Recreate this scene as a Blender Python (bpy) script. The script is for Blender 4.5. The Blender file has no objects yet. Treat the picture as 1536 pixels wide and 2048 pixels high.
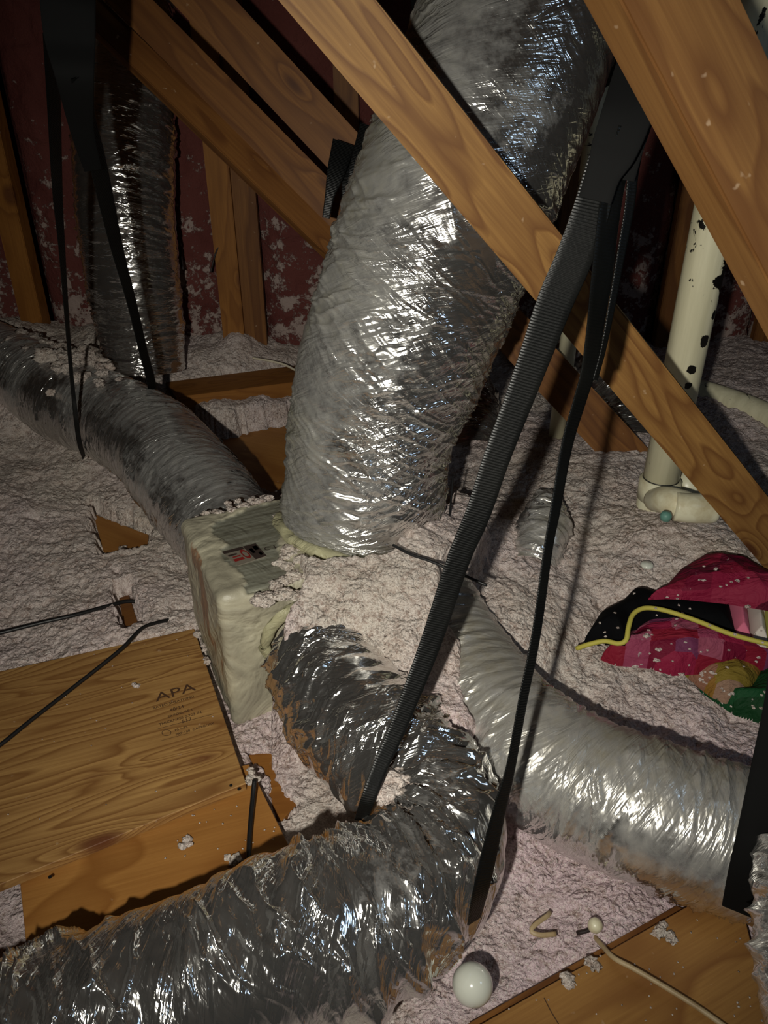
import bpy, bmesh, math, random
import numpy as np
from mathutils import Vector, Matrix

# ------------------------------------------------------------------ camera, world, lights
W, H, F = 1536.0, 2048.0, 1540.0
CAM = np.array([0.0, 0.0, 1.3]); PITCH = math.radians(30)
Rv = np.array([1.0, 0, 0]); Uv = np.array([0, math.sin(PITCH), math.cos(PITCH)]); Fv = np.array([0, math.cos(PITCH), -math.sin(PITCH)])
SC = bpy.context.scene; COL = SC.collection
cd = bpy.data.cameras.new('camera'); cam = bpy.data.objects.new('camera', cd); COL.objects.link(cam)
cam.location = CAM; cam.rotation_euler = (math.radians(60), 0, 0)
cd.sensor_fit = 'VERTICAL'; cd.sensor_height = 24.0; cd.lens = 24.0 * F / H; cd.clip_start = 0.02
SC.camera = cam
SC.view_settings.view_transform = 'Standard'; SC.view_settings.look = 'None'
SC.view_settings.exposure = 0.0; SC.view_settings.gamma = 1.0; SC.view_settings.use_curve_mapping = False
world = bpy.data.worlds.new('world'); SC.world = world; world.use_nodes = True
world.node_tree.nodes['Background'].inputs[0].default_value = (0.9, 0.8, 0.7, 1)
world.node_tree.nodes['Background'].inputs[1].default_value = 0.003

def pt(px, py, d):
    """point seen at a photo pixel, d metres deep"""
    return CAM + d * (Fv + (px - W/2)/F * Rv + (H/2 - py)/F * Uv)
def atz(px, py, z):
    r = Fv + (px - W/2)/F * Rv + (H/2 - py)/F * Uv
    return CAM + r * ((z - CAM[2]) / r[2])
def depth_at(px, py, z):
    r = Fv + (px - W/2)/F * Rv + (H/2 - py)/F * Uv
    return (z - CAM[2]) / r[2]

def light(name, kind, loc, target, power, color, **kw):
    l = bpy.data.lights.new(name, kind); o = bpy.data.objects.new(name, l); COL.objects.link(o)
    o.location = loc; l.energy = power; l.color = color
    d = Vector(target) - Vector(loc); o.rotation_euler = d.to_track_quat('-Z', 'Y').to_euler()
    for k, v in kw.items(): setattr(l, k, v)
    return o
light('torch', 'SPOT', (-0.18, -0.24, 1.34), pt(760, 950, 2.0), 116, (1.0, 0.965, 0.86), spot_size=math.radians(90), spot_blend=1.0, shadow_soft_size=0.016)
light('vent_daylight', 'AREA', (1.9, 0.1, 1.9), (0.2, 1.4, 0.6), 2.4, (0.55, 0.75, 1.0), size=0.45)

# ------------------------------------------------------------------ noise in numpy
def _h(ix, iy, seed):
    n = (ix.astype(np.int64)*374761393 + iy.astype(np.int64)*668265263 + seed*1274126177) & 0xffffffff
    n = ((n ^ (n >> 13)) * 1274126177) & 0xffffffff
    n = ((n ^ (n >> 16)) * 2246822519) & 0xffffffff
    return ((n ^ (n >> 15)) & 0xffffff) / float(0xffffff)
def vn(x, y, seed=0):
    x = np.asarray(x, float); y = np.asarray(y, float)
    ix = np.floor(x); iy = np.floor(y); fx = x-ix; fy = y-iy
    fx = fx*fx*fx*(fx*(fx*6-15)+10); fy = fy*fy*fy*(fy*(fy*6-15)+10)
    a = _h(ix, iy, seed); b = _h(ix+1, iy, seed); c = _h(ix, iy+1, seed); d = _h(ix+1, iy+1, seed)
    return (a*(1-fx)+b*fx)*(1-fy)+(c*(1-fx)+d*fx)*fy          # 0..1
def fbm(x, y, seed=0, o=4):
    s = 0; a = 0.5; t = 0
    for k in range(o):
        s = s + a*vn(x*2**k+k*7.3, y*2**k-k*3.1, seed+k); t += a; a *= 0.5
    return s/t
def ridge(x, y, seed=0, o=3):
    s = 0; a = 0.5; t = 0
    for k in range(o):
        s = s + a*(1-np.abs(2*vn(x*2**k+k*7.3, y*2**k-k*3.1, seed+k)-1)); t += a; a *= 0.5
    return s/t
def worley(x, y, seed=0):
    ix = np.floor(x); iy = np.floor(y); f1 = np.full(x.shape, 9.0); idv = np.zeros(x.shape)
    for dx in (-1, 0, 1):
        for dy in (-1, 0, 1):
            cx = ix+dx; cy = iy+dy
            px = cx+_h(cx, cy, seed); py = cy+_h(cx, cy, seed+91)
            d = (px-x)**2+(py-y)**2; m = d < f1
            f1 = np.where(m, d, f1); idv = np.where(m, _h(cx, cy, seed+17), idv)
    return np.sqrt(f1), idv
def sstep(a, b, x):
    t = np.clip((x-a)/(b-a), 0, 1); return t*t*(3-2*t)

# ------------------------------------------------------------------ object helpers
def link(name, me, mat=None, parent=None):
    o = bpy.data.objects.new(name, me); COL.objects.link(o)
    if mat is not None: me.materials.append(mat)
    if parent is not None: o.parent = parent
    return o
def tag(o, label, cat, group=None, kind=None):
    o['label'] = label; o['category'] = cat
    if group: o['group'] = group
    if kind: o['kind'] = kind
    return o
def empty(name, loc=(0, 0, 0), rot=(0, 0, 0)):
    o = bpy.data.objects.new(name, None); COL.objects.link(o); o.location = loc; o.rotation_euler = rot
    o.empty_display_size = 0.05
    return o
def gridmesh(name, P, uv=None, smooth=True, mask=None):
    ny, nx = P.shape[:2]
    me = bpy.data.meshes.new(name); me.vertices.add(nx*ny)
    me.vertices.foreach_set('co', P.reshape(-1).astype(np.float32))
    i = np.arange(ny*nx).reshape(ny, nx)
    q = np.stack([i[:-1, :-1], i[:-1, 1:], i[1:, 1:], i[1:, :-1]], -1).reshape(-1, 4)
    if mask is not None: q = q[mask[:-1, :-1].reshape(-1)]
    n = len(q)
    me.loops.add(n*4); me.polygons.add(n)
    me.loops.foreach_set('vertex_index', q.reshape(-1).astype(np.int32))
    me.polygons.foreach_set('loop_start', (np.arange(n)*4).astype(np.int32))
    me.polygons.foreach_set('loop_total', np.full(n, 4, np.int32))
    me.polygons.foreach_set('use_smooth', np.full(n, smooth))
    if uv is not None:
        l = me.uv_layers.new(name='UVMap'); l.data.foreach_set('uv', uv.reshape(-1, 2)[q.reshape(-1)].reshape(-1).astype(np.float32))
    me.update(calc_edges=True); me.validate()
    return me
def frommesh(name, verts, faces, smooth=False):
    me = bpy.data.meshes.new(name); me.from_pydata([tuple(map(float, v)) for v in verts], [], faces); me.update()
    for p in me.polygons: p.use_smooth = smooth
    return me
def unit(v): v = np.asarray(v, float); return v/np.linalg.norm(v)
def spline(pts, vals, step):
    """Catmull-Rom through 3D points with values, resampled by arc length"""
    P = np.array(pts, float); V = np.array(vals, float)
    if V.ndim == 1: V = V[:, None]
    A = np.hstack([P, V]); A = np.vstack([2*A[0]-A[1], A, 2*A[-1]-A[-2]])
    out = []
    for k in range(1, len(A)-2):
        t = np.linspace(0, 1, 40, endpoint=False)[:, None]
        p0, p1, p2, p3 = A[k-1], A[k], A[k+1], A[k+2]
        out.append(0.5*((2*p1)+(-p0+p2)*t+(2*p0-5*p1+4*p2-p3)*t**2+(-p0+3*p1-3*p2+p3)*t**3))
    out.append(A[-2][None]); A = np.vstack(out)
    s = np.concatenate([[0], np.cumsum(np.linalg.norm(np.diff(A[:, :3], axis=0), axis=1))])
    n = max(3, int(s[-1]/step)); q = np.linspace(0, s[-1], n)
    R = np.stack([np.interp(q, s, A[:, j]) for j in range(A.shape[1])], 1)
    return R[:, :3], R[:, 3:], q
def frames(C, ref=None):
    T = np.gradient(C, axis=0); T /= np.linalg.norm(T, axis=1)[:, None]
    k = C-CAM if ref is None else np.tile(np.array(ref, float), (len(C), 1))
    k = k/np.linalg.norm(k, axis=1)[:, None]
    N = k-(k*T).sum(1)[:, None]*T; N /= np.linalg.norm(N, axis=1)[:, None]
    return T, N, np.cross(T, N)
def tube(name, pts, r, mat, parent=None, n=12, step=0.006, flat=1.0, wob=0.0, seed=3):
    rr = np.full(len(pts), r) if np.isscalar(r) else r
    C, V, s = spline(pts, rr, step); T, N, B = frames(C)
    th = np.linspace(0, 2*math.pi, n+1)
    rad = V[:, :1]*(1+wob*(vn(s*40, s*0, seed)-.5))[:, None]
    P = C[:, None]+rad[:, :, None]*(N[:, None]*np.cos(th)[None, :, None]*flat+B[:, None]*np.sin(th)[None, :, None])
    vs = P[:, :n].reshape(-1, 3); m = len(C); fc = []
    for i in range(m-1):
        for j in range(n):
            a = i*n+j; b = i*n+(j+1) % n; fc.append((a, b, b+n, a+n))
    fc.append(tuple(range(n))[::-1]); fc.append(tuple((m-1)*n+j for j in range(n)))
    me = frommesh(name, vs, fc, True)
    return link(name, me, mat, parent)

# ------------------------------------------------------------------ materials
def lin(r, g, b):
    f = lambda c: (c/255/12.92) if c/255 <= .04045 else ((c/255+.055)/1.055)**2.4
    return (f(r), f(g), f(b), 1)
class NT:
    def __init__(s, name):
        s.m = bpy.data.materials.new(name); s.m.use_nodes = True; s.t = s.m.node_tree; s.n = s.t.nodes
        s.b = s.n['Principled BSDF']
    def a(s, typ, ins=None, **kw):
        n = s.n.new(typ)
        for k, v in kw.items(): setattr(n, k, v)
        for k, v in (ins or {}).items(): s.set(n, k, v)
        return n
    def set(s, n, k, v):
        i = n.inputs[k]
        if isinstance(v, bpy.types.NodeSocket): s.t.links.new(v, i)
        elif isinstance(v, bpy.types.Node): s.t.links.new(v.outputs[0], i)
        else: i.default_value = v
    def math(s, op, a, b=0.0, c=None, clamp=False):
        n = s.a('ShaderNodeMath', operation=op, use_clamp=clamp); s.set(n, 0, a); s.set(n, 1, b)
        if c is not None: s.set(n, 2, c)
        return n.outputs[0]
    def co(s, kind='Object', scale=(1, 1, 1), rot=(0, 0, 0), loc=(0, 0, 0)):
        t = s.a('ShaderNodeTexCoord'); m = s.a('ShaderNodeMapping', {'Vector': t.outputs[kind], 'Scale': scale, 'Rotation': rot, 'Location': loc})
        return m.outputs[0]
    def noise(s, vec, scale=5, detail=4, rough=.55, dist=0):
        return s.a('ShaderNodeTexNoise', {'Vector': vec, 'Scale': scale, 'Detail': detail, 'Roughness': rough, 'Distortion': dist}).outputs[0]
    def vor(s, vec, scale=5, feature='F1', out=0):
        return s.a('ShaderNodeTexVoronoi', {'Vector': vec, 'Scale': scale}, feature=feature).outputs[out]
    def ramp(s, fac, stops, interp='LINEAR'):
        n = s.a('ShaderNodeValToRGB', {'Fac': fac}); r = n.color_ramp; r.interpolation = interp
        while len(r.elements) > 1: r.elements.remove(r.elements[-1])
        r.elements[0].position = stops[0][0]; r.elements[0].color = stops[0][1]
        for p, c in stops[1:]:
            e = r.elements.new(p); e.color = c
        return n.outputs[0]
    def rampv(s, fac, stops):
        return s.ramp(fac, [(p, (v, v, v, 1)) for p, v in stops])
    def mix(s, fac, a, b, blend='MIX'):
        n = s.a('ShaderNodeMix', data_type='RGBA', blend_type=blend)
        for i, v in ((0, fac), (6, a), (7, b)):
            if isinstance(v, bpy.types.NodeSocket): s.t.links.new(v, n.inputs[i])
            else: n.inputs[i].default_value = v
        return n.outputs[2]
    def bump(s, h, strength=.5, dist=.01, prev=None):
        n = s.a('ShaderNodeBump', {'Height': h, 'Strength': strength, 'Distance': dist})
        if prev is not None: s.set(n, 'Normal', prev)
        return n.outputs[0]
    def out(s, **kw):
        for k, v in kw.items(): s.set(s.b, k.replace('_', ' '), v)
        return s.m

def wood(name, light_c, dark_c, knot_c, seed=0., ring=13., axis_scale=(1.1, 7, 7), rough=.6, knots=True, stain=.0, kbend=.4):
    t = NT(name); inf = t.a('ShaderNodeObjectInfo')
    off = t.math('MULTIPLY', inf.outputs['Random'], 37.0)
    tc = t.a('ShaderNodeTexCoord')
    add = t.a('ShaderNodeVectorMath', operation='ADD'); t.set(add, 0, tc.outputs['Object'])
    cmb = t.a('ShaderNodeCombineXYZ', {'X': off, 'Y': seed, 'Z': off}); t.set(add, 1, cmb.outputs[0])
    mp = t.a('ShaderNodeMapping', {'Vector': add.outputs[0], 'Scale': axis_scale}).outputs[0]
    big = t.noise(mp, 1.1, 2, .5, .25)
    # knots bend the rings around them
    kv = t.a('ShaderNodeMapping', {'Vector': add.outputs[0], 'Scale': (3.2, 9, 5)}).outputs[0]
    kd = t.vor(kv, 1.0)
    kb = t.math('POWER', t.math('SUBTRACT', 1.0, t.math('MULTIPLY', kd, 2.2, clamp=True)), 2.0)
    field = t.math('ADD', big, t.math('MULTIPLY', kb, kbend if knots else 0.0))
    rings = t.math('FRACT', t.math('MULTIPLY', field, ring))
    rr = t.rampv(rings, [(0, .0), (.55, .35), (.86, 1), (1, .0)])
    fine = t.noise(t.a('ShaderNodeMapping', {'Vector': add.outputs[0], 'Scale': (6, 160, 160)}).outputs[0], 1, 3, .6)
    patch = t.noise(add.outputs[0], 3.0, 3)
    c = t.mix(t.math('MULTIPLY', rr, .95), light_c, dark_c)
    c = t.mix(t.rampv(fine, [(.35, .5), (.65, 0)]), c, dark_c)
    c = t.mix(t.rampv(patch, [(.4, 0), (.75, .35)]), c, dark_c)
    if knots:
        c = t.mix(t.rampv(kd, [(.05, 1), (.10, .75), (.17, 0)]), c, knot_c)
    sc = t.noise(add.outputs[0], 45, 2)
    c = t.mix(t.rampv(sc, [(.72, 0), (.78, .35)]), c, lin(205, 180, 150))
    nb = t.bump(t.math('ADD', t.math('MULTIPLY', fine, .5), t.math('MULTIPLY', rr, .4)), .25, .002)
    return t.out(Base_Color=c, Roughness=rough, Normal=nb, Specular_IOR_Level=.3)
M_WOOD = wood('pine_lumber', lin(146, 108, 58), lin(102, 66, 32), lin(72, 38, 20))
M_WOODO = wood('orange_pine', lin(150, 100, 42), lin(120, 74, 26), lin(90, 50, 22), ring=7)
M_WOODD = wood('aged_pine', lin(130, 86, 40), lin(94, 56, 24), lin(70, 38, 20), ring=6)
M_WOODB = wood('near_pine', lin(124, 88, 46), lin(94, 60, 28), lin(84, 48, 28), ring=8, kbend=.5)
M_PLY = wood('plywood_pale', lin(180, 140, 84), lin(124, 84, 44), lin(104, 62, 36), ring=24, axis_scale=(.7, 5.5, 5.5), kbend=.12)
M_PLYO = wood('plywood_amber', lin(172, 122, 62), lin(136, 88, 38), lin(90, 54, 26), ring=5, axis_scale=(2, 4, 4), knots=False)
M_PLYR = wood('plywood_tan', lin(164, 122, 66), lin(126, 84, 42), lin(90, 54, 26), ring=6, axis_scale=(1.5, 4, 4), knots=False)

def foil(name, dust=.5, seed=0., up=.5, rough=.16, dustc=(150, 144, 122), bump=1.0, tilt=.35):
    t = NT(name); uv = t.co('UV', loc=(seed, seed*.37, 0)); ob = t.co('Object')
    geo = t.a('ShaderNodeNewGeometry'); sp = t.a('ShaderNodeSeparateXYZ', {'Vector': geo.outputs['True Normal']})
    m1 = t.a('ShaderNodeMapping', {'Vector': uv, 'Scale': (1, 7.5, 1), 'Rotation': (0, 0, tilt)}, vector_type='TEXTURE').outputs[0]
    m2 = t.a('ShaderNodeMapping', {'Vector': uv, 'Scale': (1, 4.5, 1), 'Rotation': (0, 0, -tilt*.8)}, vector_type='TEXTURE').outputs[0]
    w1 = t.noise(m1, 55, 3, .55, .35); w1 = t.math('ABSOLUTE', t.math('SUBTRACT', w1, .5))
    w2 = t.noise(m2, 90, 2, .5, .3); w2 = t.math('ABSOLUTE', t.math('SUBTRACT', w2, .5))
    vo = t.vor(m2, 45, 'F1')
    am = t.rampv(t.noise(uv, 7, 2), [(.35, .12), (.62, 1)])
    n = t.bump(t.math('MULTIPLY', w1, am), .8*bump, .016); n = t.bump(t.math('MULTIPLY', w2, am), .5*bump, .008, n); n = t.bump(vo, .16*bump, .004, n)
    dn = t.noise(ob, 5, 5, .6); dn2 = t.noise(ob, 38, 4, .7)
    upz = t.math('MULTIPLY', t.math('MAXIMUM', sp.outputs[2], 0.0), up)
    dm = t.math('ADD', t.math('ADD', t.math('MULTIPLY', dn, .9), t.math('MULTIPLY', dn2, .45)), upz)
    sa = t.a('ShaderNodeAttribute', attribute_name='dusty')  # random dust plus the flash-lit matte side painted into the mask
    dm = t.math('ADD', t.math('ADD', dm, dust-1.0), sa.outputs['Fac'])
    dm = t.rampv(dm, [(.0, .05), (.55, .88)])
    dcol = t.mix(t.rampv(dn2, [(.35, 0), (.7, 1)]), lin(*[int(v*.78) for v in dustc]), lin(*dustc))
    col = t.mix(dm, (.80, .79, .77, 1), dcol)
    met = t.math('SUBTRACT', 1.0, t.math('MULTIPLY', dm, .92))
    ro = t.math('ADD', rough, t.math('MULTIPLY', dm, .30))
    return t.out(Base_Color=col, Metallic=met, Roughness=ro, Normal=n)
M_FA = foil('foil_dusty_a', .36, 1., .1, .14, (116, 111, 88), 1.0, -.5)
M_FB = foil('foil_dusty_b', .26, 2., .28, .15, (84, 79, 60), 1.1, .25)
M_FC = foil('foil_bright_c', -.02, 3., .25, .10, (96, 84, 66), 1.0, .4)
M_FD = foil('foil_dusty_d', .34, 4., .42, .13, (122, 115, 96), 1.0, .3)
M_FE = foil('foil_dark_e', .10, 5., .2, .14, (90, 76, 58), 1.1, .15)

def insul(name, pinkness=.0):
    t = NT(name); ob = t.co('Object')
    a = t.noise(ob, 2.2, 4, .6); b = t.noise(ob, 60, 4, .7); c = t.noise(ob, 260, 3, .7); g = t.noise(ob, 11, 4, .6)
    col = t.mix(t.rampv(a, [(.35, 0), (.65, 1)]), lin(208, 198, 186), lin(208, 193, 186))
    at = t.a('ShaderNodeAttribute', attribute_name='pink')
    col = t.mix(at.outputs['Fac'], col, lin(218, 194, 200))
    col = t.mix(t.rampv(g, [(.50, 0), (.78, .5)]), col, lin(186, 162, 142))
    col = t.mix(t.rampv(b, [(.34, .75), (.52, 0)]), col, lin(150, 126, 114))
    col = t.mix(t.rampv(c, [(.50, 0), (.66, .7)]), col, lin(238, 230, 222))
    col = t.mix(t.rampv(c, [(.34, .5), (.46, 0)]), col, lin(128, 106, 96))
    sp = t.noise(ob, 95, 2, .5); va = t.rampv(t.noise(ob, 16, 3, .6), [(.4, .15), (.62, 1)])
    col = t.mix(t.rampv(sp, [(.74, 0), (.78, .6)]), col, lin(120, 80, 60))
    v1 = t.vor(t.a('ShaderNodeVectorMath', {0: ob, 1: t.a('ShaderNodeVectorMath', {0: t.a('ShaderNodeTexNoise', {'Vector': ob, 'Scale': 40.0}).outputs[1], 1: (.03, .03, .03)}, operation='MULTIPLY').outputs[0]}, operation='ADD').outputs[0], 85)
    n = t.bump(t.math('MULTIPLY', va, t.math('SUBTRACT', 1.0, t.math('POWER', v1, 1.6))), .8, .012); n = t.bump(b, .75, .009, n); n = t.bump(c, .8, .0035, n)
    return t.out(Base_Color=col, Roughness=.95, Normal=n, Specular_IOR_Level=.05)
M_INS = insul('blown_insulation')

def batt():
    t = NT('pink_batt'); ob = t.co('Object')
    a = t.noise(ob, 4, 5, .65); b = t.noise(ob, 70, 4, .7); s = t.a('ShaderNodeSeparateXYZ', {'Vector': t.a('ShaderNodeNewGeometry').outputs['Position']})
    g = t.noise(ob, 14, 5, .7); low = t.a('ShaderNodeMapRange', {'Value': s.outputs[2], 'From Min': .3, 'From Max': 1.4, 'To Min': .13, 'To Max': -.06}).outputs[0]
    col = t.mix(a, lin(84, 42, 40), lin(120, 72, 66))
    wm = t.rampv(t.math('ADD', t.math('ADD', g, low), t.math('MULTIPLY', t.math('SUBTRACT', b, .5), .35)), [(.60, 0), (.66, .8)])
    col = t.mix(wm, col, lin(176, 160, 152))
    n = t.bump(t.math('ADD', b, t.math('MULTIPLY', wm, .6)), .7, .012)
    return t.out(Base_Color=col, Roughness=.9, Normal=n, Specular_IOR_Level=.1)
M_BATT = batt()

def simple(name, c, rough=.5, met=0., bumpsc=None, bumpst=.2, var=None, spec=.5):
    t = NT(name); ob = t.co('Object'); col = c
    if var is not None: col = t.mix(t.rampv(t.noise(ob, 14, 4, .65), [(.4, 0), (.7, 1)]), c, var)
    kw = dict(Base_Color=col, Roughness=rough, Metallic=met, Specular_IOR_Level=spec)
    if bumpsc: kw['Normal'] = t.bump(t.noise(ob, bumpsc, 3), bumpst, .004)
    return t.out(**kw)
def pvc():
    t = NT('cream_pvc'); ob = t.co('Object')
    n = t.noise(ob, 22, 4, .7, .8); k = t.noise(t.co('Object', (1, 1, .35)), 9, 2)
    mk = t.rampv(t.math('ADD', t.math('MULTIPLY', n, .6), t.math('MULTIPLY', k, .5)), [(.655, 0), (.668, 1)])
    for pos, rad in (((.046, -.012, .62), .062), ((.052, -.006, .57), .05), ((.022, -.042, .47), .020), ((.0, -.046, .40), .016), ((.036, -.03, .53), .015), ((.004, -.046, .36), .014)):
        dv = t.a('ShaderNodeVectorMath', {0: ob, 1: pos}, operation='DISTANCE').outputs['Value']
        nn = t.math('ADD', t.math('DIVIDE', dv, rad), t.math('MULTIPLY', t.math('SUBTRACT', t.noise(ob, 38, 3, .6), .5), 1.6))
        mk = t.math('MAXIMUM', mk, t.rampv(nn, [(.62, 1), (.66, 0)]))
    d = t.noise(t.co('Object', (18, 18, 1.5)), 2, 4)
    c = t.mix(t.rampv(d, [(.4, 0), (.7, .6)]), lin(226, 220, 188), lin(190, 184, 150))
    return t.out(Base_Color=t.mix(mk, c, lin(18, 16, 14)), Roughness=.38)
M_PVC = pvc()
M_PVCW = simple('white_pvc_fitting', lin(222, 218, 190), .35, var=lin(180, 164, 124))
M_CORD = simple('black_cord', lin(20, 20, 21), .45)
M_NM = simple('tan_cable', lin(180, 160, 124), .5, var=lin(150, 126, 90))
M_WIRE = simple('thin_dark_wire', lin(34, 24, 22), .6)
M_WHITEC = simple('white_cable', lin(206, 196, 172), .5)
def bulb():
    t = NT('frosted_white_glass'); return t.out(Base_Color=lin(206, 208, 196), Roughness=.16, Coat_Weight=.6, Coat_Roughness=.05)
M_BULB = bulb()
def webbing():
    t = NT('black_webbing'); uv = t.co('UV')
    w = t.a('ShaderNodeTexWave', {'Vector': uv, 'Scale': 80.0, 'Distortion': 1.2, 'Detail': 1.0}, wave_type='BANDS', bands_direction='X').outputs[1]
    n2 = t.noise(uv, 320, 2); nb = t.bump(t.math('ADD', w, t.math('MULTIPLY', n2, .8)), .3, .0014)
    nn = t.noise(t.co('Object'), 9, 4)
    c = t.mix(t.rampv(nn, [(.45, 0), (.8, .5)]), lin(8, 9, 9), lin(22, 22, 20))
    return t.out(Base_Color=c, Roughness=.40, Normal=nb, Specular_IOR_Level=.3)
M_WEB = webbing()
M_LOOP = simple('smooth_black_strap', lin(10, 10, 10), .8, spec=.15)

def boxmat():
    t = NT('mastic_coated_duct_board'); at = t.a('ShaderNodeAttribute', attribute_name='mastic'); ob = t.co('Object')
    n1 = t.noise(ob, 26, 5, .65); br = t.noise(t.co('Object', (3, 60, 30)), 2, 4, .6); sw = t.noise(ob, 7, 3, .6, 1.5)
    mast = t.mix(t.rampv(sw, [(.35, 0), (.7, 1)]), lin(188, 182, 158), lin(148, 142, 124))
    fo = t.mix(t.rampv(br, [(.35, 0), (.65, 1)]), lin(116, 114, 98), lin(150, 150, 136))
    m = at.outputs['Fac']
    col = t.mix(m, fo, mast)
    brn = t.noise(t.co('Object', (8, 6, 2.2)), 2.2, 3, .6)
    at2 = t.a('ShaderNodeAttribute', attribute_name='side')
    col = t.mix(t.math('MULTIPLY', at2.outputs['Fac'], t.rampv(brn, [(.55, 0), (.60, .8)])), col, lin(140, 96, 66))
    nb = t.bump(sw, .55, .03); nb = t.bump(n1, .4, .008, nb)
    return t.out(Base_Color=col, Metallic=t.math('MULTIPLY', t.math('SUBTRACT', 1.0, m), .25), Roughness=.45, Normal=nb)
M_BOX = boxmat()
M_MAST = NT('mastic_sealant')
_t = M_MAST; _ob = _t.co('Object'); _sw = _t.noise(_ob, 11, 4, .6, 1.2)
M_MAST = _t.out(Base_Color=_t.mix(_t.rampv(_sw, [(.35, 0), (.7, 1)]), lin(182, 178, 142), lin(150, 146, 118)), Roughness=.5, Normal=_t.bump(_sw, .6, .03))

# ------------------------------------------------------------------ ducts (centre lines are also used to shape the insulation)
def PT(l): return [pt(*p) for p in l]
CA = PT([(718, 1090, 1.90), (728, 1010, 1.86), (738, 900, 1.78), (765, 780, 1.71), (800, 680, 1.66), (845, 560, 1.62), (893, 430, 1.58), (960, 260, 1.56), (1018, 110, 1.55), (1046, 0, 1.56), (1056, -40, 1.57)])
RA = [.185, .197, .187, .196, .200, .204, .206, .208, .205, .200, .196]
CB = PT([(505, 1135, 1.98), (455, 1062, 2.10), (392, 982, 2.22), (312, 892, 2.42), (225, 838, 2.62), (135, 800, 2.78), (40, 745, 3.0), (-80, 690, 3.2)])
RB = [.125, .138, .148, .150, .150, .152, .15, .15]
CC = PT([(640, 1290, 1.66), (662, 1350, 1.60), (715, 1440, 1.50), (795, 1528, 1.42), (866, 1612, 1.34), (868, 1705, 1.26), (806, 1787, 1.20), (690, 1850, 1.16), (560, 1890, 1.13), (420, 1950, 1.11), (270, 2012, 1.09), (90, 2092, 1.07), (-120, 2190, 1.04)])
RC = [.105, .118, .123, .120, .113, .114, .120, .126, .125, .124, .124, .124, .124]
CD = PT([(860, 1190, 1.78), (905, 1290, 1.70), (962, 1390, 1.60), (1015, 1460, 1.53), (1083, 1520, 1.46), (1165, 1568, 1.42), (1290, 1622, 1.37), (1430, 1668, 1.34), (1600, 1710, 1.30)])
RD = [.10, .110, .120, .124, .125, .126, .126, .126, .126]
CE = PT([(262, -60, 2.72), (250, 100, 2.72), (247, 250, 2.74), (250, 400, 2.78), (264, 540, 2.85), (282, 660, 2.95), (290, 740, 3.0)])
RE = [.16, .165, .175, .175, .17, .16, .15]

# ------------------------------------------------------------------ insulation terrain
def polysdf(X, Y, poly):
    poly = np.array(poly)[:, :2]; d = np.full(X.shape, 1e9); ins = np.zeros(X.shape, bool)
    for i in range(len(poly)):
        a = poly[i]; b = poly[(i+1) % len(poly)]
        ex, ey = b-a; wx = X-a[0]; wy = Y-a[1]
        t = np.clip((wx*ex+wy*ey)/(ex*ex+ey*ey+1e-12), 0, 1)
        d = np.minimum(d, (wx-ex*t)**2+(wy-ey*t)**2)
        c = (a[1] <= Y) != (b[1] <= Y)
        xi = a[0]+(Y-a[1])*(b[0]-a[0])/((b[1]-a[1]) if abs(b[1]-a[1]) > 1e-9 else 1e-9)
        ins ^= c & (X < xi)
    d = np.sqrt(d); return np.where(ins, d, -d)      # positive inside
CTRL = [(150, 1000, .05), (50, 1150, .03), (300, 1180, .05), (40, 930, .08), (230, 1230, .03), (20, 1870, -.05), (590, 1600, .0), (640, 1660, -.02), (20, 1300, .02), (250, 1060, .03), (420, 1400, .0),
        (1100, 1750, .0), (1000, 1950, -.02), (950, 1700, .0), (1250, 1800, .0), (900, 2040, -.03), (1400, 1900, -.02), (700, 2040, -.05), (300, 2040, -.06),
        (1200, 1250, .15), (1100, 1170, .20), (1000, 1220, .23), (1330, 1380, .12), (1480, 1470, .10), (1180, 1400, .13), (980, 1050, .27), (1200, 950, .26), (960, 920, .20), (1480, 1090, .33), (1350, 1060, .30), (1300, 1150, .24), (1470, 1200, .22), (1100, 890, .22), (1040, 800, .20),
        (430, 700, .26), (300, 690, .30), (130, 700, .34), (20, 660, .36), (200, 650, .40), (460, 650, .36), (560, 712, .24), (520, 775, .19), (420, 795, .19), (600, 765, .19), (480, 808, .14), (560, 800, .13), (380, 825, .14), (600, 790, .13), (450, 880, .09), (540, 930, .08), (900, 1400, .24), (1250, 860, .28), (1500, 900, .25), (1300, 750, .3), (1500, 780, .3),
        (900, 650, .3), (-200, 700, .3), (1750, 800, .3), (-200, 1300, .0), (1800, 1400, .1), (1700, 1900, 0)]
_cp = np.array([atz(a, b, z) for a, b, z in CTRL])
BOARD1 = [atz(-260, 1400, .055), atz(388, 1257, .055), atz(492, 1566, .055), atz(-260, 1876, .055)]
BOARD2 = [atz(28, 1640, .03), atz(498, 1530, .03), atz(590, 1718, .03), atz(620, 1800, .03), atz(70, 2060, .03)]
BOARDR = [atz(955, 2052, .035), atz(1375, 1812, .035), atz(1492, 1842, .035), atz(1575, 2200, .035), atz(1020, 2400, .035)]
PATCH1 = [atz(185, 1020, .03), atz(296, 1062, .03), atz(293, 1098, .03), atz(212, 1120, .03)]
PATCH2 = [atz(236, 1186, .03), atz(256, 1180, .03), atz(282, 1262, .03), atz(250, 1270, .03)]
JOIST = [atz(330, 762, .22), atz(620, 725, .22), atz(625, 757, .22), atz(352, 792, .22)]
REARB = [atz(300, 835, .08), atz(450, 862, .08), atz(640, 822, .08), atz(620, 1010, .08), atz(450, 1000, .08)]
PATCH3 = [atz(497, 1505, .0), atz(545, 1500, .0), atz(592, 1605, .0), atz(560, 1640, .0)]
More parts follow.
